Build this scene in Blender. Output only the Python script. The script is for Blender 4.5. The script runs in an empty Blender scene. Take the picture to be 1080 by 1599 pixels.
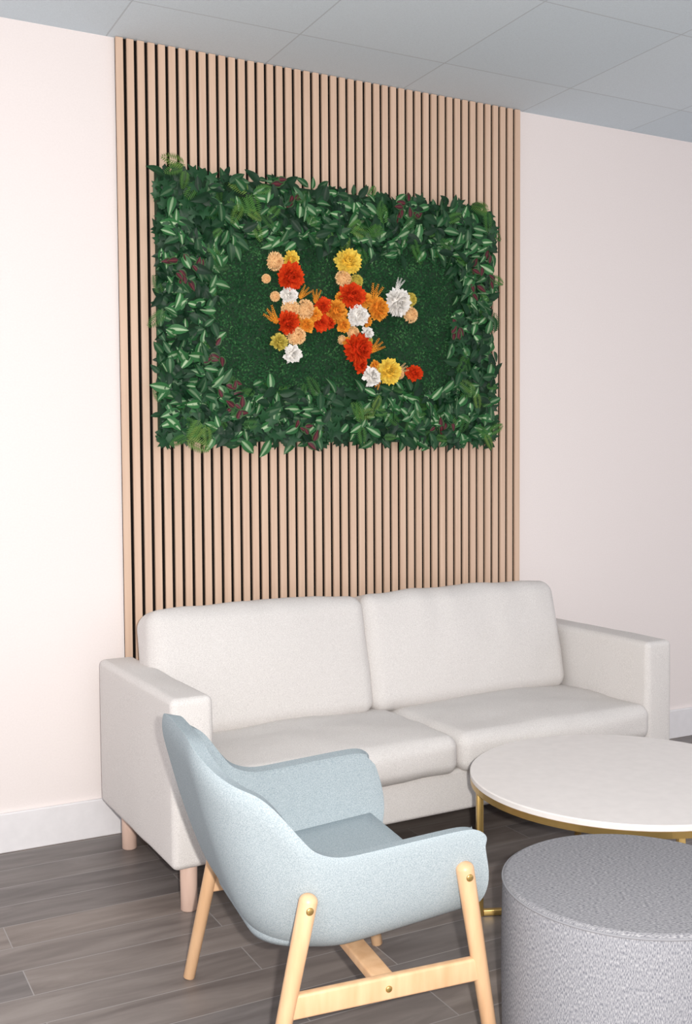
import bpy, bmesh, math, random
from mathutils import Vector, Matrix, noise
random.seed(7)
scene = bpy.context.scene
PI = math.pi

# ---------------------------------------------------------------- helpers
def newmat(name):
    m = bpy.data.materials.new(name); m.use_nodes = True
    nt = m.node_tree
    return m, nt, nt.nodes['Principled BSDF']

def N(nt, t, **kw):
    n = nt.nodes.new(t)
    for k, v in kw.items(): setattr(n, k, v)
    return n

def L(nt, a, b): nt.links.new(a, b)

def coords(nt, kind='Object', scale=(1, 1, 1)):
    tc = N(nt, 'ShaderNodeTexCoord'); mp = N(nt, 'ShaderNodeMapping')
    mp.inputs['Scale'].default_value = scale
    L(nt, tc.outputs[kind], mp.inputs['Vector'])
    return mp.outputs['Vector']

def ramp(nt, src, stops):
    r = N(nt, 'ShaderNodeValToRGB')
    el = r.color_ramp.elements
    while len(el) < len(stops): el.new(0.5)
    for e, (p, c) in zip(el, stops):
        e.position = p; e.color = (*c, 1)
    L(nt, src, r.inputs['Fac']); return r.outputs['Color']

def bump(nt, bsdf, src, strength=.3, dist=.002):
    b = N(nt, 'ShaderNodeBump'); b.inputs['Strength'].default_value = strength
    b.inputs['Distance'].default_value = dist
    L(nt, src, b.inputs['Height']); L(nt, b.outputs['Normal'], bsdf.inputs['Normal'])

def fabric(name, c1, c2, scale=420, stretch=(1, 1, 1), strength=.5, kind='Object', rough=.95, lo=.35, hi=.65, dist=.001):
    m, nt, b = newmat(name)
    v = coords(nt, kind, stretch)
    n = N(nt, 'ShaderNodeTexNoise'); n.inputs['Scale'].default_value = scale; n.inputs['Detail'].default_value = 3
    L(nt, v, n.inputs['Vector'])
    L(nt, ramp(nt, n.outputs['Fac'], [(lo, c1), (hi, c2)]), b.inputs['Base Color'])
    b.inputs['Roughness'].default_value = rough
    b.inputs['Specular IOR Level'].default_value = .05
    bump(nt, b, n.outputs['Fac'], strength, dist)
    return m

def wood(name, c1, c2, stretch=(30, 30, 3), rough=.5):
    m, nt, b = newmat(name)
    v = coords(nt, 'Object', stretch)
    n = N(nt, 'ShaderNodeTexNoise'); n.inputs['Scale'].default_value = 1.5; n.inputs['Detail'].default_value = 5
    L(nt, v, n.inputs['Vector'])
    L(nt, ramp(nt, n.outputs['Fac'], [(.3, c1), (.7, c2)]), b.inputs['Base Color'])
    b.inputs['Roughness'].default_value = rough
    return m

def plain(name, c, rough=.5, metal=0, spec=.5):
    m, nt, b = newmat(name)
    n = N(nt, 'ShaderNodeTexNoise'); n.inputs['Scale'].default_value = 30
    L(nt, coords(nt), n.inputs['Vector'])
    L(nt, ramp(nt, n.outputs['Fac'], [(.3, tuple(x * .95 for x in c)), (.7, c)]), b.inputs['Base Color'])
    b.inputs['Roughness'].default_value = rough; b.inputs['Metallic'].default_value = metal
    b.inputs['Specular IOR Level'].default_value = spec
    return m

def mkmesh(name, verts, faces, mat=None, parent=None, smooth=True, uvs=None, tints=None, fix=True):
    me = bpy.data.meshes.new(name)
    me.from_pydata([tuple(v) for v in verts], [], faces)
    if uvs is not None:
        ul = me.uv_layers.new(name='UVMap')
        for lp in me.loops: ul.data[lp.index].uv = uvs[lp.vertex_index]
    if tints is not None:
        at = me.attributes.new('tint', 'FLOAT', 'POINT')
        at.data.foreach_set('value', tints)
    if fix:
        bm = bmesh.new(); bm.from_mesh(me)
        bmesh.ops.remove_doubles(bm, verts=bm.verts, dist=1e-5)
        bmesh.ops.recalc_face_normals(bm, faces=bm.faces); bm.to_mesh(me); bm.free()
    if smooth:
        for p in me.polygons: p.use_smooth = True
    ob = bpy.data.objects.new(name, me); scene.collection.objects.link(ob)
    if mat: me.materials.append(mat)
    if parent: ob.parent = parent
    return ob

def root(name, loc, rotz=0, label='', category=''):
    e = bpy.data.objects.new(name, None); scene.collection.objects.link(e)
    e.location = loc; e.rotation_euler = (0, 0, rotz); e.empty_display_size = .1
    e['label'] = label; e['category'] = category
    return e

def rbox(size, center, r, nr=4, nm=3, bulge=(0, 0, 0), rot=None, wr=0, seed=0, fn=None):
    h = [s / 2 for s in size]
    ax = []
    for a in range(3):
        inn = h[a] - r
        lst = [-(inn + r * math.tan(PI / 4 * k / nr)) for k in range(nr, -1, -1)]
        lst += [-inn + 2 * inn * k / (nm + 1) for k in range(1, nm + 1)]
        lst += [inn + r * math.tan(PI / 4 * k / nr) for k in range(0, nr + 1)]
        ax.append(lst)
    n = len(ax[0]) - 1
    verts = []; idx = {}; faces = []
    c = Vector(center)
    def vid(i, j, k):
        key = (i, j, k)
        if key in idx: return idx[key]
        p = Vector((ax[0][i], ax[1][j], ax[2][k]))
        q = Vector([max(-(h[a] - r), min(h[a] - r, p[a])) for a in range(3)])
        d = p - q
        if d.length > 0: p = q + d.normalized() * r
        u = [p[a] / h[a] for a in range(3)]
        p = p + Vector((bulge[0] * u[0] * (1 - u[1] ** 2) * (1 - u[2] ** 2),
                        bulge[1] * u[1] * (1 - u[0] ** 2) * (1 - u[2] ** 2),
                        bulge[2] * u[2] * (1 - u[0] ** 2) * (1 - u[1] ** 2)))
        if wr:
            s = Vector((seed * 7.3, seed * 3.1, 0))
            pp = Vector((p.x * 6, p.y * 6, p.z * 3.2))
            nn = noise.noise(pp + s) + .45 * noise.noise(pp * 2.6 + s)
            p = p + Vector(u).normalized() * nn * wr
        if fn: p = fn(p, u)
        if rot: p = rot @ p
        idx[key] = len(verts); verts.append(p + c); return idx[key]
    for a in range(n):
        for b in range(n):
            for s in (0, n):
                faces.append((vid(a, b, s), vid(a + 1, b, s), vid(a + 1, b + 1, s), vid(a, b + 1, s)))
                faces.append((vid(a, s, b), vid(a + 1, s, b), vid(a + 1, s, b + 1), vid(a, s, b + 1)))
                faces.append((vid(s, a, b), vid(s, a + 1, b), vid(s, a + 1, b + 1), vid(s, a, b + 1)))
    return verts, faces

def tube(p0, p1, r0, r1, seg=20, flat0=False, flat1=False):
    p0 = Vector(p0); p1 = Vector(p1); d = (p1 - p0); ln = d.length; d.normalize()
    q = d.to_track_quat('Z', 'Y')
    prof = []
    if flat0: prof += [(0, 0), (r0 * .9, 0), (r0, r0 * .1)]
    else: prof += [(r0 * math.sin(PI / 2 * k / 5), r0 * (1 - math.cos(PI / 2 * k / 5)) * .8) for k in range(6)]
    if flat1: prof += [(r1, ln - r1 * .1), (r1 * .9, ln), (0, ln)]
    else: prof += [(r1 * math.cos(PI / 2 * k / 5), ln - r1 * .8 + r1 * .8 * math.sin(PI / 2 * k / 5)) for k in range(6)]
    return lathe(prof, seg, lambda v: q @ v + p0)

def lathe(prof, seg=48, fn=None):
    V = []; F = []
    for (r, z) in prof:
        for k in range(seg):
            a = 2 * PI * k / seg
            v = Vector((r * math.cos(a), r * math.sin(a), z)); V.append(fn(v) if fn else v)
    for i in range(len(prof) - 1):
        for k in range(seg):
            k2 = (k + 1) % seg
            F.append((i * seg + k, i * seg + k2, (i + 1) * seg + k2, (i + 1) * seg + k))
    return V, F

def sweep(path, r, seg=8, closed=True):
    V = []; F = []; n = len(path)
    for i in range(n):
        a = path[(i - 1) % n] if (closed or i > 0) else path[i]
        b = path[(i + 1) % n] if (closed or i < n - 1) else path[i]
        d = (Vector(b) - Vector(a)).normalized()
        up = Vector((0, 0, 1)) if abs(d.z) < .9 else Vector((0, 1, 0))
        s = d.cross(up).normalized(); u = s.cross(d)
        for k in range(seg):
            t = 2 * PI * k / seg
            V.append(Vector(path[i]) + (s * math.cos(t) + u * math.sin(t)) * r)
    for i in range(n if closed else n - 1):
        j = (i + 1) % n
        for k in range(seg):
            k2 = (k + 1) % seg
            F.append((i * seg + k, i * seg + k2, j * seg + k2, j * seg + k))
    return V, F

def structure(ob):
    ob['kind'] = 'structure'; return ob

def boxobj(name, lo, hi, mat, parent=None, bevel=0):
    x0, y0, z0 = lo; x1, y1, z1 = hi
    V = [(x0, y0, z0), (x1, y0, z0), (x1, y1, z0), (x0, y1, z0), (x0, y0, z1), (x1, y0, z1), (x1, y1, z1), (x0, y1, z1)]
    F = [(0, 3, 2, 1), (4, 5, 6, 7), (0, 1, 5, 4), (1, 2, 6, 5), (2, 3, 7, 6), (3, 0, 4, 7)]
    ob = mkmesh(name, V, F, mat, parent, smooth=False)
    if bevel:
        b = ob.modifiers.new('bevel', 'BEVEL'); b.width = bevel; b.segments = 2
    return ob

# ---------------------------------------------------------------- materials
m_wall, nt, b = newmat('wall_paint')
n = N(nt, 'ShaderNodeTexNoise'); n.inputs['Scale'].default_value = 160; n.inputs['Detail'].default_value = 4
L(nt, coords(nt), n.inputs['Vector'])
L(nt, ramp(nt, n.outputs['Fac'], [(.3, (.84, .77, .745)), (.7, (.87, .80, .775))]), b.inputs['Base Color'])
b.inputs['Roughness'].default_value = .85; b.inputs['Specular IOR Level'].default_value = .2
bump(nt, b, n.outputs['Fac'], .15, .001)

m_base = plain('baseboard_paint', (.83, .81, .82), .5)

m_ceil, nt, b = newmat('ceiling_tiles')
tc = N(nt, 'ShaderNodeTexCoord'); mp = N(nt, 'ShaderNodeMapping')
mp.inputs['Location'].default_value = (-1.05 + .62 * 10, .33 + .62 * 20, 0)
L(nt, tc.outputs['Object'], mp.inputs['Vector'])
br = N(nt, 'ShaderNodeTexBrick'); br.offset = 0; br.squash = 1
br.inputs['Scale'].default_value = 1; br.inputs['Brick Width'].default_value = .62; br.inputs['Row Height'].default_value = .62
br.inputs['Mortar Size'].default_value = .003; br.inputs['Mortar Smooth'].default_value = .1
br.inputs['Color1'].default_value = (.575, .655, .71, 1); br.inputs['Color2'].default_value = (.64, .71, .755, 1)
br.inputs['Mortar'].default_value = (.48, .53, .565, 1); br.inputs['Bias'].default_value = 0
L(nt, mp.outputs['Vector'], br.inputs['Vector'])
n = N(nt, 'ShaderNodeTexNoise'); n.inputs['Scale'].default_value = 250; n.inputs['Detail'].default_value = 4
L(nt, tc.outputs['Object'], n.inputs['Vector'])
mx = N(nt, 'ShaderNodeMix', data_type='RGBA', blend_type='MULTIPLY'); mx.inputs[0].default_value = 1
L(nt, br.outputs['Color'], mx.inputs[6])
L(nt, ramp(nt, n.outputs['Fac'], [(.3, (.93, .93, .93)), (.6, (1, 1, 1))]), mx.inputs[7])
L(nt, mx.outputs[2], b.inputs['Base Color']); b.inputs['Roughness'].default_value = .9
b.inputs['Specular IOR Level'].default_value = .1
bump(nt, b, n.outputs['Fac'], .3, .002)

m_floor, nt, b = newmat('floor_planks')
tc = N(nt, 'ShaderNodeTexCoord'); mp = N(nt, 'ShaderNodeMapping')
mp.inputs['Location'].default_value = (5, 10.06, 0)
L(nt, tc.outputs['Object'], mp.inputs['Vector'])
br = N(nt, 'ShaderNodeTexBrick'); br.offset = .37; br.offset_frequency = 2
br.inputs['Scale'].default_value = 1; br.inputs['Brick Width'].default_value = .92; br.inputs['Row Height'].default_value = .152
br.inputs['Mortar Size'].default_value = .0018; br.inputs['Mortar Smooth'].default_value = .2
br.inputs['Color1'].default_value = (.56, .575, .60, 1); br.inputs['Color2'].default_value = (1, .93, .86, 1)
br.inputs['Mortar'].default_value = (.5, .5, .5, 1)
L(nt, mp.outputs['Vector'], br.inputs['Vector'])
mp2 = N(nt, 'ShaderNodeMapping'); mp2.inputs['Scale'].default_value = (2.6, 15, 1)
L(nt, tc.outputs['Object'], mp2.inputs['Vector'])
addv = N(nt, 'ShaderNodeVectorMath', operation='MULTIPLY_ADD')
L(nt, br.outputs['Color'], addv.inputs[0]); addv.inputs[1].default_value = (19, 19, 19); L(nt, mp2.outputs['Vector'], addv.inputs[2])
n = N(nt, 'ShaderNodeTexNoise'); n.inputs['Scale'].default_value = 1; n.inputs['Detail'].default_value = 6; n.inputs['Roughness'].default_value = .55
n.inputs['Distortion'].default_value = .6
L(nt, addv.outputs[0], n.inputs['Vector'])
grain = ramp(nt, n.outputs['Fac'], [(.28, (.155, .134, .127)), (.5, (.225, .200, .190)), (.72, (.31, .28, .265))])
mx = N(nt, 'ShaderNodeMix', data_type='RGBA', blend_type='MULTIPLY'); mx.inputs[0].default_value = .85
L(nt, grain, mx.inputs[6]); L(nt, br.outputs['Color'], mx.inputs[7])
mm = N(nt, 'ShaderNodeMix', data_type='RGBA'); L(nt, br.outputs['Fac'], mm.inputs[0])
L(nt, mx.outputs[2], mm.inputs[6]); mm.inputs[7].default_value = (.31, .29, .28, 1)
L(nt, mm.outputs[2], b.inputs['Base Color'])
b.inputs['Roughness'].default_value = .42; b.inputs['Specular IOR Level'].default_value = .4
bump(nt, b, n.outputs['Fac'], .12, .002)

m_slat = wood('slat_wood', (.65, .45, .325), (.73, .53, .395), (40, 40, 1.2), .6)
m_felt = plain('black_felt', (.010, .008, .007), .95, spec=.05)
m_sofa = fabric('sofa_fabric', (.61, .58, .56), (.75, .72, .695), 380, strength=.6, dist=.0011)
m_chair = fabric('chair_fabric', (.285, .34, .37), (.42, .475, .50), 420, strength=.5, dist=.0010)
m_pouf = fabric('pouf_fabric', (.14, .14, .16), (.37, .365, .375), 1, (140, 620, 1), .25, 'UV', lo=.36, hi=.64)
m_poufside = fabric('pouf_side_fabric', (.15, .155, .18), (.39, .39, .41), 1, (620, 140, 1), .25, 'UV', lo=.36, hi=.64)
m_birch = wood('birch_wood', (.62, .37, .20), (.74, .48, .28), (25, 25, 4), .4)
m_sofaleg = wood('sofa_leg_wood', (.66, .46, .37), (.74, .54, .44), (25, 25, 4), .5)
m_brass = plain('brass', (.62, .42, .15), .3, .9)
m_top = plain('table_top_laminate', (.80, .76, .735), .35)

# ---------------------------------------------------------------- room shell
CH = 2.93
structure(boxobj('floor', (-2.5, -5.2, -.1), (6.5, .0, 0), m_floor))
structure(boxobj('ceiling', (-2.5, -5.2, CH), (6.5, .0, CH + .1), m_ceil))
structure(boxobj('wall_back', (-2.5, 0, -.1), (6.5, .1, CH + .1), m_wall))
structure(boxobj('baseboard_back', (-2.5, -.016, 0), (1.07, 0, .142), m_base, bevel=.004))
structure(boxobj('baseboard_back.001', (2.892, -.016, 0), (6.5, 0, .142), m_base, bevel=.004))

# ---------------------------------------------------------------- slat panel
PX0, PX1 = 1.080, 2.887
sp = root('slatted_wood_panel', (PX0, 0, 0), 0, 'tall light oak vertical slats on black backing, fixed to wall', 'wood panel')
boxobj('felt_backing', (0, -.009, .002), (PX1 - PX0, -.001, CH - .002), m_felt, sp)
V = []; F = []
NS = 46; pitch = (PX1 - PX0 - .026) / (NS - 1)
for i in range(NS):
    x = i * pitch; w = .0264; d0 = -.009; d1 = -.0195; c = .0003
    prof = [(x, d0), (x, d1 + c), (x + c, d1), (x + w - c, d1), (x + w, d1 + c), (x + w, d0)]
    o = len(V)
    for z in (.002, CH - .002):
        V += [(a, bb, z) for a, bb in prof]
    for k in range(6):
        k2 = (k + 1) % 6
        F.append((o + k, o + k2, o + 6 + k2, o + 6 + k))
    F.append(tuple(o + k for k in range(6))); F.append(tuple(o + 6 + k for k in range(6)))
mkmesh('slats', V, F, m_slat, sp, smooth=False)

# ---------------------------------------------------------------- living wall
def foliage_mat(name, kind):
    m, nt, b = newmat(name)
    at = N(nt, 'ShaderNodeAttribute', attribute_name='tint')
    tc = N(nt, 'ShaderNodeTexCoord'); sx = N(nt, 'ShaderNodeSeparateXYZ'); L(nt, tc.outputs['UV'], sx.inputs[0])
    mu = N(nt, 'ShaderNodeMath', operation='SUBTRACT'); L(nt, sx.outputs['X'], mu.inputs[0]); mu.inputs[1].default_value = .5
    ab = N(nt, 'ShaderNodeMath', operation='ABSOLUTE'); L(nt, mu.outputs[0], ab.inputs[0])
    if kind == 'stripe':
        base = ramp(nt, at.outputs['Fac'], [(0, (.004, .026, .010)), (.6, (.011, .070, .021)), (1, (.03, .15, .04))])
        st = ramp(nt, ab.outputs[0], [(0.07, (1, 1, 1)), (.2, (0, 0, 0))])
        mx = N(nt, 'ShaderNodeMix', data_type='RGBA')
        p2 = N(nt, 'ShaderNodeMath', operation='POWER'); L(nt, at.outputs['Fac'], p2.inputs[0]); p2.inputs[1].default_value = 3
        ms = N(nt, 'ShaderNodeMath', operation='MULTIPLY'); L(nt, st, ms.inputs[0]); L(nt, p2.outputs[0], ms.inputs[1])
        L(nt, ms.outputs[0], mx.inputs[0]); L(nt, base, mx.inputs[6]); mx.inputs[7].default_value = (.42, .56, .34, 1)
        L(nt, mx.outputs[2], b.inputs['Base Color'])
    elif kind == 'red':
        st = ramp(nt, ab.outputs[0], [(0.0, (.20, .04, .045)), (.08, (.075, .012, .018)), (.30, (.045, .010, .014)), (.42, (.035, .12, .03))])
        L(nt, st, b.inputs['Base Color'])
    elif kind == 'fern':
        L(nt, ramp(nt, at.outputs['Fac'], [(0, (.015, .075, .015)), (.7, (.06, .18, .03)), (1, (.12, .20, .035))]), b.inputs['Base Color'])
    elif kind == 'ivy':
        L(nt, ramp(nt, at.outputs['Fac'], [(0, (.004, .026, .010)), (1, (.016, .078, .026))]), b.inputs['Base Color'])
    elif kind == 'moss':
        L(nt, ramp(nt, at.outputs['Fac'], [(0, (.010, .045, .018)), (.75, (.026, .10, .036)), (1, (.06, .17, .06))]), b.inputs['Base Color'])
    b.inputs['Roughness'].default_value = .5 if kind != 'moss' else .8
    b.inputs['Specular IOR Level'].default_value = .3 if kind != 'moss' else .1
    return m

class Batch:
    def __init__(s): s.v = []; s.f = []; s.uv = []; s.t = []
    def put(s, geo, M, tint):
        o = len(s.v); v, f, uv = geo
        s.v += [M @ Vector(p) for p in v]; s.f += [tuple(i + o for i in q) for q in f]; s.uv += uv
        s.t += [tint] * len(v)
    def make(s, name, mat, parent):
        return mkmesh(name, s.v, s.f, mat, parent, True, s.uv, s.t, fix=False)

def leafgeo(width=.5, fold=.12, curl=.25, pw=.8, rows=6):
    V = []; F = []; U = []
    for i in range(rows + 1):
        t = i / rows
        w = width * .5 * (math.sin(PI * min(1, t ** pw)) ** .8 if 0 < t < 1 else 0)
        z = -curl * t * t
        for k, u in enumerate((-1, -.4, 0, .4, 1)):
            V.append((u * w, t, z + abs(u) * fold * w * 2)); U.append(((u + 1) / 2, t))
    for i in range(rows):
        for k in range(4):
            a = i * 5 + k; F.append((a, a + 1, a + 6, a + 5))
    return V, F, U

def petalgeo(width=.7, cup=.25, curl=.2, rows=5):
    V = []; F = []; U = []
    for i in range(rows + 1):
        t = i / rows
        w = width * .5 * (t ** .6) * math.sqrt(max(0, 1 - t ** 6)) + .05
        for k, u in enumerate((-1, -.5, 0, .5, 1)):
            V.append((u * w, t - .06 * u * u * t + (.03 if k % 2 else 0) * t, -curl * t * t + cup * w * u * u + (.05 * t if k % 2 else 0))); U.append(((u + 1) / 2, t))
    for i in range(rows):
        for k in range(4):
            a = i * 5 + k; F.append((a, a + 1, a + 6, a + 5))
    return V, F, U

def ivygeo():
    pts = [(0, 0), (.12, -.12), (.45, -.05), (.32, .22), (.55, .5), (.2, .5), (0, 1), (-.2, .5), (-.55, .5), (-.32, .22), (-.45, -.05), (-.12, -.12)]
    V = [(0, .3, .06)] + [(x, y, -.12 * (x * x + y * y)) for x, y in pts]
    F = [(0, 1 + i, 1 + (i + 1) % 12) for i in range(12)]
    return V, F, [(.5, .5)] * 13

def ferngeo(n=11):
    V = []; F = []; U = []
    def q(a, b_, c, d):
        o = len(V); V.extend([a, b_, c, d]); U.extend([(.5, .5)] * 4); F.append((o, o + 1, o + 2, o + 3))
    q((-.012, 0, 0), (.012, 0, 0), (.006, 1, -.25), (-.006, 1, -.25))
    for i in range(n):
        t = .1 + .9 * i / n; ln = .27 * math.sin(PI * (.25 + .72 * t)) + .03; z = -.25 * t * t
        for s in (-1, 1):
            q((0, t - .022, z), (s * ln * .5, t + ln * .25 - .036, z + .02), (s * ln, t + ln * .5, z - .02), (s * ln * .45, t + ln * .25 + .022, z + .02))
    return V, F, U

def orient(pos, phi, tilt, size, roll=0):
    n = Vector((0, -1, 0)); l = Vector((math.cos(phi), 0, math.sin(phi)))
    l2 = (l * math.cos(tilt) + n * math.sin(tilt)).normalized()
    w = l2.cross(n).normalized() if abs(l2.dot(n)) < .99 else Vector((1, 0, 0))
    nn = w.cross(l2).normalized()
    R = Matrix((w, l2, nn)).transposed()
    if roll: R = R @ Matrix.Rotation(roll, 3, 'Y')
    return Matrix.Translation(pos) @ (R * size).to_4x4()

GX0, GX1, GZ0, GZ1 = 1.205, 2.715, 1.455, 2.470
lw = root('artificial_plant_panel', (0, -.0195, 0), 0, 'green artificial leaf panel with moss centre and flowers on slatted panel', 'wall decoration')
m_back = foliage_mat('moss_back', 'moss')
boxobj('backing_board', (GX0 + .01, -.03, GZ0 + .01), (GX1 - .01, 0, GZ1 - .01), plain('dark_green_board', (.012, .045, .018), .9), lw)

IX0, IX1, IZ0, IZ1 = 1.45, 2.50, 1.67, 2.225
moss = Batch(); lg = leafgeo(.5, .1, .1, .9, 2)
for i in range(20000):
    x = random.uniform(IX0 - .08, IX1 + .08); z = random.uniform(IZ0 - .08, IZ1 + .08)
    hgt = .010 * noise.noise(Vector((x * 9, z * 9, 0)))
    y = -.03 - random.uniform(0, .015) - hgt
    moss.put(lg, orient((x, y, z), random.uniform(0, 2 * PI), random.uniform(.1, 1.0), random.uniform(.008, .016)),
             max(0, min(1, random.gauss(.5, .24) + .5 * noise.noise(Vector((x * 14, z * 14, 5))))))
ob = moss.make('moss_filling', m_back, lw); ob['kind'] = 'stuff'

def gp(px, py):
    """survey grid on the panel's plane -> metres on the panel"""
    d = px - 540
    x = 1.976 + .00290 * d + .0000013 * d * d - .018
    return x, 1.405 + (707 - py) / 1650 * (3.35 + .4633 * x)

ferns = [gp(*p) for p in [(285, 262), (400, 298), (385, 325), (395, 340), (600, 352), (550, 362), (312, 655), (290, 675), (590, 635), (745, 605), (760, 332), (565, 655), (758, 672)]]
reds = [gp(*p) for p in [(266, 412), (290, 437), (280, 400), (340, 545), (350, 605), (375, 600), (372, 630), (480, 658), (460, 312), (445, 290), (640, 322), (650, 345), (628, 335), (742, 425), (758, 410), (715, 505), (700, 650), (688, 660), (318, 550), (490, 675), (300, 410), (740, 450), (712, 525), (380, 640), (765, 430)]]
bs, bi, bf, brd = Batch(), Batch(), Batch(), Batch()
G_str = [leafgeo(.50, .15, c, .8, 6) for c in (.1, .3, .5)]
G_red = [leafgeo(.68, .1, c, .75, 6) for c in (.1, .35)]
G_ivy = ivygeo(); G_fern = ferngeo()
def inband(x, z):
    wob = .04 * noise.noise(Vector((x * 6, z * 6, 3)))
    return not (IX0 + wob < x < IX1 - wob and IZ0 + wob < z < IZ1 - wob)
def keepin(x, z, phi, size):
    ex = x + math.cos(phi) * size; ez = z + math.sin(phi) * size; m = .036
    return GX0 - m < ex < GX1 + m and GZ0 - m < ez < GZ1 + m
cnt = 0
while cnt < 2300:
    x = random.uniform(GX0, GX1); z = random.uniform(GZ0, GZ1)
    if not inband(x, z): continue
    e = min(x - GX0, GX1 - x, z - GZ0, GZ1 - z)
    y = -.033 - random.uniform(.0, .034) * min(1, .4 + e / .06)
    phi = random.uniform(0, 2 * PI)
    tilt = random.uniform(-.05, .55)
    size = random.uniform(.040, .076)
    if not keepin(x, z, phi, size): continue
    cnt += 1
    ivyn = noise.noise(Vector((x * 3.3, z * 3.3, 11)))
    corner = (x < 1.42 and z > 2.25) or (x > 2.5 and (z < 1.62 or z > 2.3)) or (x < 1.4 and z < 1.6)
    if ivyn > .15 or (corner and random.random() < .75):
        bi.put(G_ivy, orient((x, y, z), phi, tilt, size * .76, random.uniform(-.4, .4)), random.random())
    elif random.random() < .05:
        bf.put(G_fern, orient((x, y - .01, z), phi, tilt * .5, size * 1.2), random.random() * .7)
    else:
        bs.put(random.choice(G_str), orient((x, y - .004, z), phi, tilt, size, random.uniform(-.5, .5)), random.random() ** 1.8)
k = 0
while k < 180:
    x = random.uniform(GX0 + .01, GX1 - .01); z = random.uniform(GZ0 + .01, GZ1 - .01)
    if not inband(x, z) or ((x < 1.42 and z > 2.28)): continue
    phi = random.choice([random.uniform(-.8, .6), random.uniform(2.6, 4.2), random.uniform(0, 6.28)])
    if not keepin(x, z, phi, .06): continue
    k += 1
    bs.put(random.choice(G_str), orient((x, -.064, z), phi, random.uniform(-.1, .25), random.uniform(.058, .082), random.uniform(-.3, .3)), random.uniform(.8, 1))
for (x, z) in ferns:
    for j in range(3):
        phi = random.uniform(0, 6.28)
        if not keepin(x, z, phi, .07): phi += PI
        bf.put(G_fern, orient((x + random.uniform(-.015, .015), -.076, z + random.uniform(-.015, .015)), phi, random.uniform(.05, .25), random.uniform(.07, .10)), random.uniform(.5, 1))
for (x, z) in reds:
    for j in range(3):
        brd.put(random.choice(G_red), orient((x + random.uniform(-.026, .026), -.072, z + random.uniform(-.026, .026)), random.uniform(0, 6.28), random.uniform(0, .45), random.uniform(.034, .048)), random.random())
for bt, nm, kd, lb in ((bs, 'striped_leaves', 'stripe', 'green leaves with pale central stripes'), (bi, 'ivy_leaves', 'ivy', 'dark green lobed ivy leaves'),
                       (bf, 'fern_fronds', 'fern', 'bright green feathery fern fronds'), (brd, 'red_leaves', 'red', 'dark red leaves edged in green')):
    ob = bt.make(nm, foliage_mat(nm + '_mat', kd), lw); ob['kind'] = 'stuff'; ob['label'] = lb

def petal_mat(name, c1, c2):
    m, nt, b = newmat(name)
    at = N(nt, 'ShaderNodeAttribute', attribute_name='tint')
    L(nt, ramp(nt, at.outputs['Fac'], [(0, c1), (1, c2)]), b.inputs['Base Color'])
    b.inputs['Roughness'].default_value = .8
    b.inputs['Specular IOR Level'].default_value = .1
    return m
MC = {
    'red': petal_mat('red_petals', (.58, .022, .006), (.84, .085, .015)),
    'orange': petal_mat('orange_petals', (.76, .24, .015), (.95, .44, .06)),
    'yellow': petal_mat('yellow_petals', (.86, .52, .04), (.95, .76, .14)),
    'peach': petal_mat('peach_petals', (.80, .44, .18), (.95, .68, .36)),
    'white': petal_mat('white_petals', (.84, .80, .74), (.95, .93, .90)),
    'olive': petal_mat('olive_petals', (.48, .37, .05), (.72, .60, .13)),
}
def flower(col, kind, x, z, R, name, label):
    B = Batch()
    if kind == 'dahlia':
        g = petalgeo(.5, .45, -.1); th = [4, 15, 26, 37, 48, 59, 70, 81, 92]; cnts = [6, 12, 18, 22, 25, 27, 28, 28, 26]; ln = .50; r0 = .58
    elif kind == 'daisy':
        g = petalgeo(.7, .35, -.05); th = [6, 22, 38, 54, 70, 86]; cnts = [6, 11, 15, 18, 19, 19]; ln = .54; r0 = .50
    elif kind == 'pom':
        g = petalgeo(.8, .3, .0, 2); th = [4, 14, 24, 34, 44, 54, 64, 74, 84, 94]; cnts = [5, 12, 18, 23, 27, 30, 32, 33, 33, 32]; ln = .26; r0 = .78
    sx_, sz_ = random.uniform(.93, 1.08), random.uniform(.93, 1.08)
    tx_, tz_ = random.uniform(-.3, .3), random.uniform(-.3, .3)
    TR_ = Matrix.Rotation(tx_, 4, 'X') @ Matrix.Rotation(tz_, 4, 'Z')
    for tdeg, c in zip(th, cnts):
        t = math.radians(tdeg)
        for q in range(c):
            a = 2 * PI * (q + random.random() * .9) / c + tdeg
            tt = t + random.uniform(-.16, .16)
            d = Vector((math.sin(tt) * math.cos(a), -math.cos(tt), math.sin(tt) * math.sin(a)))
            base = d * R * r0 * (.62 if kind != 'pom' else 1)
            w = d.cross(Vector((0, -1, 0)))
            if w.length < 1e-3: w = Vector((1, 0, 0))
            w.normalize(); nn = w.cross(d).normalized()
            sc = R * (ln if kind == 'pom' else ln * (.7 + .45 * math.sin(tt))) * random.uniform(.75, 1.15)
            M = Matrix.Diagonal((sx_, 1, sz_, 1)) @ TR_ @ Matrix.Translation(base) @ (Matrix((w, d, nn)).transposed() * sc).to_4x4() @ Matrix.Rotation(random.uniform(-.6, .6), 4, 'Y') @ Matrix.Rotation(random.uniform(-.35, .35), 4, 'X')
            B.put(g, M, min(1, max(0, random.uniform(0, .6) + .4 * math.sin(tt))))
    core = lathe([(R * r0 * .95 * math.sin(PI * k / 8), -R * r0 * .95 * math.cos(PI * k / 8)) for k in range(9)], 14)
    B.put((core[0], core[1], [(.5, .5)] * len(core[0])), Matrix.Rotation(PI / 2, 4, 'X'), .4)
    ob = B.make(name, MC[col], lw); ob.location = (x, -.050 - R * .4 - random.uniform(0, .012), z)
    ob['label'] = label
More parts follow.
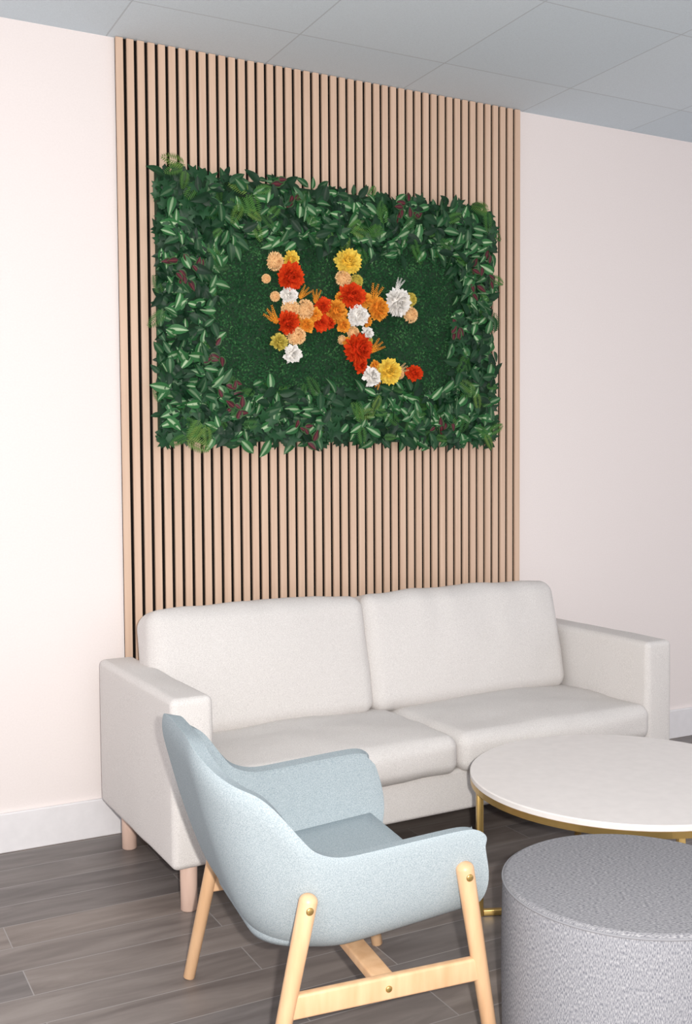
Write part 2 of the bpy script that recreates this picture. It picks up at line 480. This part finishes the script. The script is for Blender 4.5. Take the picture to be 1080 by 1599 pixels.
def sprig(col, x, z, ang, size, name, label):
    B = Batch(); g = leafgeo(.34, .1, .1, .9, 3)
    for s in range(3):
        a0 = ang + (s - 1) * .35
        for i in range(10):
            t = i / 10
            p = Vector((math.cos(a0) * size * t, -.01 - .02 * t, math.sin(a0) * size * t))
            for sgn in (-1, 1):
                B.put(g, orient(p, a0 + sgn * .7, random.uniform(0, .6), size * .19 * (1.1 - .6 * t)), random.random() * .7)
    ob = B.make(name, MC[col], lw); ob.location = (x, -.052, z); ob['label'] = label

FL = [('peach', 'pom', 434, 406, 14), ('yellow', 'dahlia', 461, 403, 14), ('peach', 'pom', 422, 432, 7), ('red', 'dahlia', 457, 430, 24),
      ('white', 'daisy', 455, 459, 16), ('peach', 'pom', 437, 459, 8), ('peach', 'pom', 458, 478, 14), ('peach', 'pom', 481, 481, 15),
      ('red', 'dahlia', 453, 500, 19), ('olive', 'dahlia', 440, 530, 15), ('peach', 'pom', 467, 520, 15), ('white', 'daisy', 460, 548, 17),
      ('orange', 'daisy', 482, 504, 15), ('red', 'daisy', 506, 500, 16), ('red', 'daisy', 511, 474, 15), ('orange', 'dahlia', 530, 484, 20),
      ('yellow', 'dahlia', 549, 408, 22), ('peach', 'pom', 542, 433, 13), ('olive', 'pom', 563, 437, 10), ('red', 'dahlia', 553, 460, 23),
      ('orange', 'dahlia', 592, 480, 20), ('white', 'daisy', 561, 490, 20), ('peach', 'pom', 541, 526, 7), ('peach', 'pom', 556, 516, 11),
      ('white', 'daisy', 578, 517, 12), ('olive', 'pom', 581, 528, 8), ('red', 'dahlia', 560, 541, 27), ('red', 'daisy', 566, 567, 15),
      ('white', 'daisy', 583, 584, 18), ('yellow', 'dahlia', 609, 576, 23), ('peach', 'pom', 630, 580, 7), ('red', 'dahlia', 650, 579, 15),
      ('white', 'dahlia', 622, 470, 23), ('olive', 'pom', 645, 465, 11), ('peach', 'pom', 644, 489, 12), ('orange', 'daisy', 540, 504, 14),
      ('orange', 'daisy', 575, 466, 14), ('orange', 'daisy', 496, 488, 13), ('orange', 'daisy', 536, 462, 10), ('orange', 'daisy', 578, 498, 10),
      ('orange', 'daisy', 470, 492, 10), ('orange', 'daisy', 592, 566, 10), ('red', 'daisy', 520, 500, 11), ('orange', 'daisy', 548, 530, 9)]
nice = {'dahlia': 'full layered', 'pom': 'round pompom', 'daisy': 'open ruffled'}
for c, kd, px, py, r in FL:
    x, z = gp(px, py)
    flower(c, kd, x, z, r * .00265, 'flower', '%s %s artificial flower' % (nice[kd], c))
for c, px, py, ang, sz in [('orange', 440, 500, 2.4, .075), ('orange', 475, 462, .9, .055), ('orange', 500, 470, 1.6, .055), ('orange', 588, 468, 1.3, .075),
                           ('orange', 585, 545, .7, .065), ('white', 625, 450, 1.25, .05),
                           ('orange', 600, 590, 3.8, .045), ('peach', 625, 576, .5, .05), ('olive', 540, 410, 2.6, .045),
                           ('red', 515, 490, 1.2, .05)]:
    x, z = gp(px, py); sprig(c, x, z, ang, sz, 'leaf_sprig', 'feathery %s sprig' % c)

# ---------------------------------------------------------------- sofa
sofa = root('sofa', (2.0, -.452, 0), math.radians(1.5), 'off-white fabric two-seat sofa with slim arms, against the slatted panel', 'sofa')
def part(name, geo, mat, parent, **kw):
    return mkmesh(name, geo[0], geo[1], mat, parent, **kw)
part('base', rbox((1.80, .71, .15), (0, -.005, .235), .015, nm=2), m_sofa, sofa)
for s, cx_ in ((-1, -.966), (1, .957)):
    part('arm', rbox((.134, .77, .522), (cx_, 0, .419), .022, nr=5, nm=12, bulge=(.005, .005, .004), wr=.003, seed=s), m_sofa, sofa)
part('back_frame', rbox((1.78, .10, .58), (0, .322, .42), .03, nm=3), m_sofa, sofa)
def frontwrinkle(seed, amp):
    def fn(p, u):
        if abs(u[0]) < .97 and u[1] < 0:
            k = (1 - u[0] ** 2) * max(0, u[2] + .3)
            p = p.copy(); p.y += amp * k * math.sin(p.x * 30 + 4 * noise.noise(Vector((p.x * 4, p.z * 3, seed))) + p.z * 5)
        if u[2] > 0:
            p = p.copy(); p.z += (.006 * noise.noise(Vector((p.x * 7, seed * 3, 0))) - .006 * u[0] ** 8) * u[2]
        return p
    return fn
SPL = -.070
for s in (-1, 1):
    part('seat_cushion', rbox((.884 + (.01 if s > 0 else 0), .62, .135), (.012 + s * .445 + (.005 if s > 0 else 0), -.085, .368), .042, nr=5, nm=22, bulge=(.004, .018, .024), wr=.007, seed=5 + s), m_sofa, sofa)
    R = Matrix.Rotation(math.radians(-13), 3, 'X')
    x0, x1 = (-.925, SPL + .004) if s < 0 else (SPL - .004, .872)
    part('back_cushion', rbox((x1 - x0, .19, .455), ((x0 + x1) / 2, .175, .640), .055, nr=5, nm=26, bulge=(.006, .032, .010), rot=R, wr=.005, seed=2 + s, fn=frontwrinkle(s, .005 if s > 0 else .0015)), m_sofa, sofa)
for x in (-.955, .955):
    for y in (-.30, .30):
        part('leg', tube((x, y, .165), (x, y, 0), .027, .026, flat0=True, flat1=True), m_sofaleg, sofa)

# ---------------------------------------------------------------- armchair
CHX, CHY, CHR = 1.14, -1.58, math.radians(-7)
ch = root('armchair', (CHX, CHY, 0), CHR, 'light blue upholstered bucket armchair on splayed birch legs, beside sofa', 'armchair')
TS = [0, .035, .09, .18, .33, .52, .72, .87]
NA = 16  # arc points
NB = 8
NTOT = 2 * (8 + NA) + NB + 1
def upath(w, b, f, r):
    r = max(.0, min(r, w, b + f)); P = []
    for t in TS: P.append((f + (-b + r - f) * t, -w))
    for i in range(NA):
        a = PI / 2 * i / NA; P.append((-b + r - r * math.sin(a), -w + r - r * math.cos(a)))
    for i in range(NB + 1): P.append((-b, -w + r + (2 * w - 2 * r) * i / NB))
    Q = [(x, -y) for x, y in P[:8 + NA]][::-1]
    return P + Q
def smooth(a, b, x):
    t = max(0, min(1, (x - a) / (b - a))); return t * t * (3 - 2 * t)
def rim(i):
    s = min(i, NTOT - 1 - i)
    tt = TS[s] if s < 8 else 1
    z = .580 - .034 * tt
    z -= (.034, .010, .002)[s] if s < 3 else 0
    sp_ = s if s < 8 else (8 + (s - 8) * 8 / NA if s < 8 + NA else 16 + (s - 8 - NA) * 4 / (NB / 2))
    z += .150 * smooth(6.9, 11.3, sp_)
    z += .083 * smooth(10.5, 17.0, sp_)
    return z
levels = [
    (.0, .05, .225, .0, 0), (.12, .10, .227, .1, 0), (.21, .16, .232, .13, .0), (.262, .208, .246, .15, .05), (.292, .250, .260, .16, .17),
    (.312, .287, .266, .18, .38), (.325, .320, .262, .19, .60), (.334, .347, .252, .20, .82), (.336, .358, .247, .20, .91), (.337, .360, .244, .20, .965), (.336, .356, .241, .20, 1.0)]
V = []; F = []
for li, (w, b_, f, r, t) in enumerate(levels):
    P = upath(w, b_, f, r)
    for i, (x, y) in enumerate(P):
        z0 = .315
        z = z0 + (rim(i) - z0) * t
        z += .13 * (x + .15) * (1 - t)
        V.append((x, y, z))
n = NTOT
for li in range(len(levels) - 1):
    for i in range(n - 1):
        F.append((li * n + i, li * n + i + 1, (li + 1) * n + i + 1, (li + 1) * n + i))
shell = mkmesh('shell', V, F, m_chair, ch)
md = shell.modifiers.new('sol', 'SOLIDIFY'); md.thickness = .037; md.offset = 0
md = shell.modifiers.new('bev', 'BEVEL'); md.width = .014; md.segments = 4; md.limit_method = 'ANGLE'; md.angle_limit = math.radians(60)
md = shell.modifiers.new('sub', 'SUBSURF'); md.levels = 1; md.render_levels = 2
V = []; F = []
padl = [(.60, .345), (.90, .345), (.99, .350), (1.02, .362), (1.03, .376), (1.02, .388), (.97, .394), (.80, .394), (.50, .390), (.12, .388)]
for sc_, zz in padl:
    P = upath(.276 * sc_, .238 * sc_, .222 * min(1, sc_), .15 * sc_)
    front = [(P[-1][0], P[-1][1] + (P[0][1] - P[-1][1]) * k / 8) for k in range(1, 8)]
    ring = P + front
    V += [(x, y, zz + .11 * x) for x, y in ring]
m_ = len(V) // len(padl)
for li in range(len(padl) - 1):
    for i in range(m_):
        j = (i + 1) % m_
        F.append((li * m_ + i, li * m_ + j, (li + 1) * m_ + j, (li + 1) * m_ + i))
F.append(tuple((len(padl) - 1) * m_ + i for i in range(m_))); F.append(tuple(range(m_)))
mkmesh('seat_cushion', V, F, m_chair, ch)
LEG = {}
for sy in (-1, 1):
    for kx, (tx, tz, bx) in {'b': (-.168, .488, -.278), 'f': (.190, .505, .270)}.items():
        ty = sy * .349; by = sy * .355
        part('leg', tube((bx, by, 0), (tx, ty, tz), .0155, .0205, flat0=True), m_birch, ch)
        LEG[(sy, kx)] = (Vector((bx, by, 0)), Vector((tx, ty, tz)))
        sc = lathe([(0, 0), (.008, 0), (.0085, .002), (.006, .004), (0, .004)], 20, lambda v, tx=tx, tz=tz, ty=ty, sy=sy, bx=bx: Vector((tx - (tx - bx) * .06 + v.x, ty + sy * .0185 + sy * v.z, tz - .03 + v.y)))
        part('screw', sc, m_brass, ch)
def at(key, z):
    a, b_ = LEG[key]; return a.lerp(b_, z / b_.z)
for sy in (-1, 1):
    a = at((sy, 'b'), .255); b_ = at((sy, 'f'), .262)
    d = b_ - a
    rot = d.to_track_quat('X', 'Z').to_matrix()
    part('side_stretcher', rbox((d.length - .01, .022, .052), (a + b_) / 2, .006, nr=2, nm=1, rot=rot), m_birch, ch)
    mid = (a + b_) / 2
    sc = lathe([(0, 0), (.007, 0), (.0075, .002), (.005, .004), (0, .004)], 20, lambda v, m=mid, sy=sy: Vector((m.x + v.x, m.y + sy * .0105 + sy * v.z, m.z + v.y)))
    part('screw', sc, m_brass, ch)
mid = (at((1, 'b'), .258) + at((1, 'f'), .258)) / 2
part('cross_stretcher', rbox((.05, .67, .024), (mid.x, 0, mid.z + .005), .005, nr=2, nm=1), m_birch, ch)

# ---------------------------------------------------------------- coffee table
TX, TY, TR, TH = 2.23, -1.415, .465, .425
tb = root('coffee_table', (TX, TY, 0), math.radians(-27.6 + 5), 'round white-topped coffee table with thin brass frame before the sofa', 'coffee table')
part('table_top', lathe([(0, TH), (TR - .004, TH), (TR, TH - .003), (TR, TH - .016), (TR - .003, TH - .018), (0, TH - .018)], 96), m_top, tb, smooth=False)
part('table_rim', lathe([(TR - .006, TH - .018), (TR - .001, TH - .018), (TR - .001, TH - .036), (TR - .012, TH - .036), (TR - .012, TH - .018)], 96), m_brass, tb, smooth=False)
for k in range(4):
    a = PI + k * PI / 2
    x, y = (TR - .02) * math.cos(a), (TR - .02) * math.sin(a)
    part('leg', rbox((.02, .02, TH - .024), (x, y, (TH - .024) / 2), .002, nr=1, nm=0, rot=None), m_brass, tb)
for k in range(2):
    part('floor_bar', rbox((2 * (TR - .03), .018, .018) if k == 0 else (.018, 2 * (TR - .03), .018), (0, 0, .010), .002, nr=1, nm=0), m_brass, tb)

# ---------------------------------------------------------------- pouf
PFX, PFY, PR, PH = 1.688, -2.045, .297, .425
pf = root('pouf', (PFX, PFY, 0), 0, 'round grey woven fabric pouf, beside the coffee table and armchair', 'pouf')
def uvlathe(prof, seg, top):
    V = []; F = []; U = []
    for (r, z) in prof:
        for k in range(seg + 1):
            a = 2 * PI * k / seg
            V.append((r * math.cos(a), r * math.sin(a), z))
            c_, s_ = math.cos(.5), math.sin(.5)
            X, Y = r * math.cos(a), r * math.sin(a)
            U.append((X * c_ - Y * s_, X * s_ + Y * c_) if top else (a * PR, z))
    for i in range(len(prof) - 1):
        for k in range(seg):
            F.append((i * (seg + 1) + k, i * (seg + 1) + k + 1, (i + 1) * (seg + 1) + k + 1, (i + 1) * (seg + 1) + k))
    return V, F, U
sidep = [(PR - .02, .004), (PR - .006, .01), (PR, .03)] + [(PR + .003 * math.sin(PI * k / 10), .03 + (PH - .045) * k / 10) for k in range(1, 10)] + [(PR, PH - .014), (PR - .001, PH - .008)]
g = uvlathe(sidep, 96, False)
mkmesh('side', g[0], g[1], m_poufside, pf, True, g[2], fix=False)
topp = [(PR - .001, PH - .008), (PR - .004, PH - .003), (PR - .010, PH)] + [(PR * (1 - k / 12) * .96, PH + .010 * math.sin(PI / 2 * k / 12)) for k in range(0, 12)] + [(.0005, PH + .010)]
g = uvlathe(topp, 96, True)
mkmesh('top', g[0], g[1], m_pouf, pf, True, g[2], fix=False)
g = sweep([((PR - .0005) * math.cos(2 * PI * k / 96), (PR - .0005) * math.sin(2 * PI * k / 96), PH - .009) for k in range(96)], .003)
mkmesh('piping', g[0], g[1], plain('piping_fabric', (.25, .25, .268), .9), pf)

# ---------------------------------------------------------------- camera
cam = bpy.data.cameras.new('camera'); co = bpy.data.objects.new('camera', cam); scene.collection.objects.link(co)
cam.sensor_fit = 'VERTICAL'; cam.sensor_height = 36; cam.lens = 37.15; cam.clip_start = .02
M = Matrix.Rotation(math.radians(-27.6), 4, 'Z') @ Matrix.Rotation(math.radians(90 - 2.80), 4, 'X') @ Matrix.Rotation(math.radians(-.36), 4, 'Z')
co.matrix_world = Matrix.Translation((0, -3.86, 1.39)) @ M
scene.camera = co

# ---------------------------------------------------------------- lights
fl = bpy.data.lights.new('camera_flash', 'POINT'); fo = bpy.data.objects.new('camera_flash', fl); scene.collection.objects.link(fo)
fo.location = Vector((0, -3.86, 1.39)) + M.to_3x3() @ Vector((.09, .03, -.02))
fl.energy = 345; fl.shadow_soft_size = .022; fl.color = (1, .955, .905)
w = bpy.data.worlds.new('world'); scene.world = w; w.use_nodes = True
bg = w.node_tree.nodes['Background']; bg.inputs['Color'].default_value = (.965, .935, .98, 1); bg.inputs['Strength'].default_value = 1.08
scene.view_settings.view_transform = 'Standard'
scene.view_settings.look = 'None'
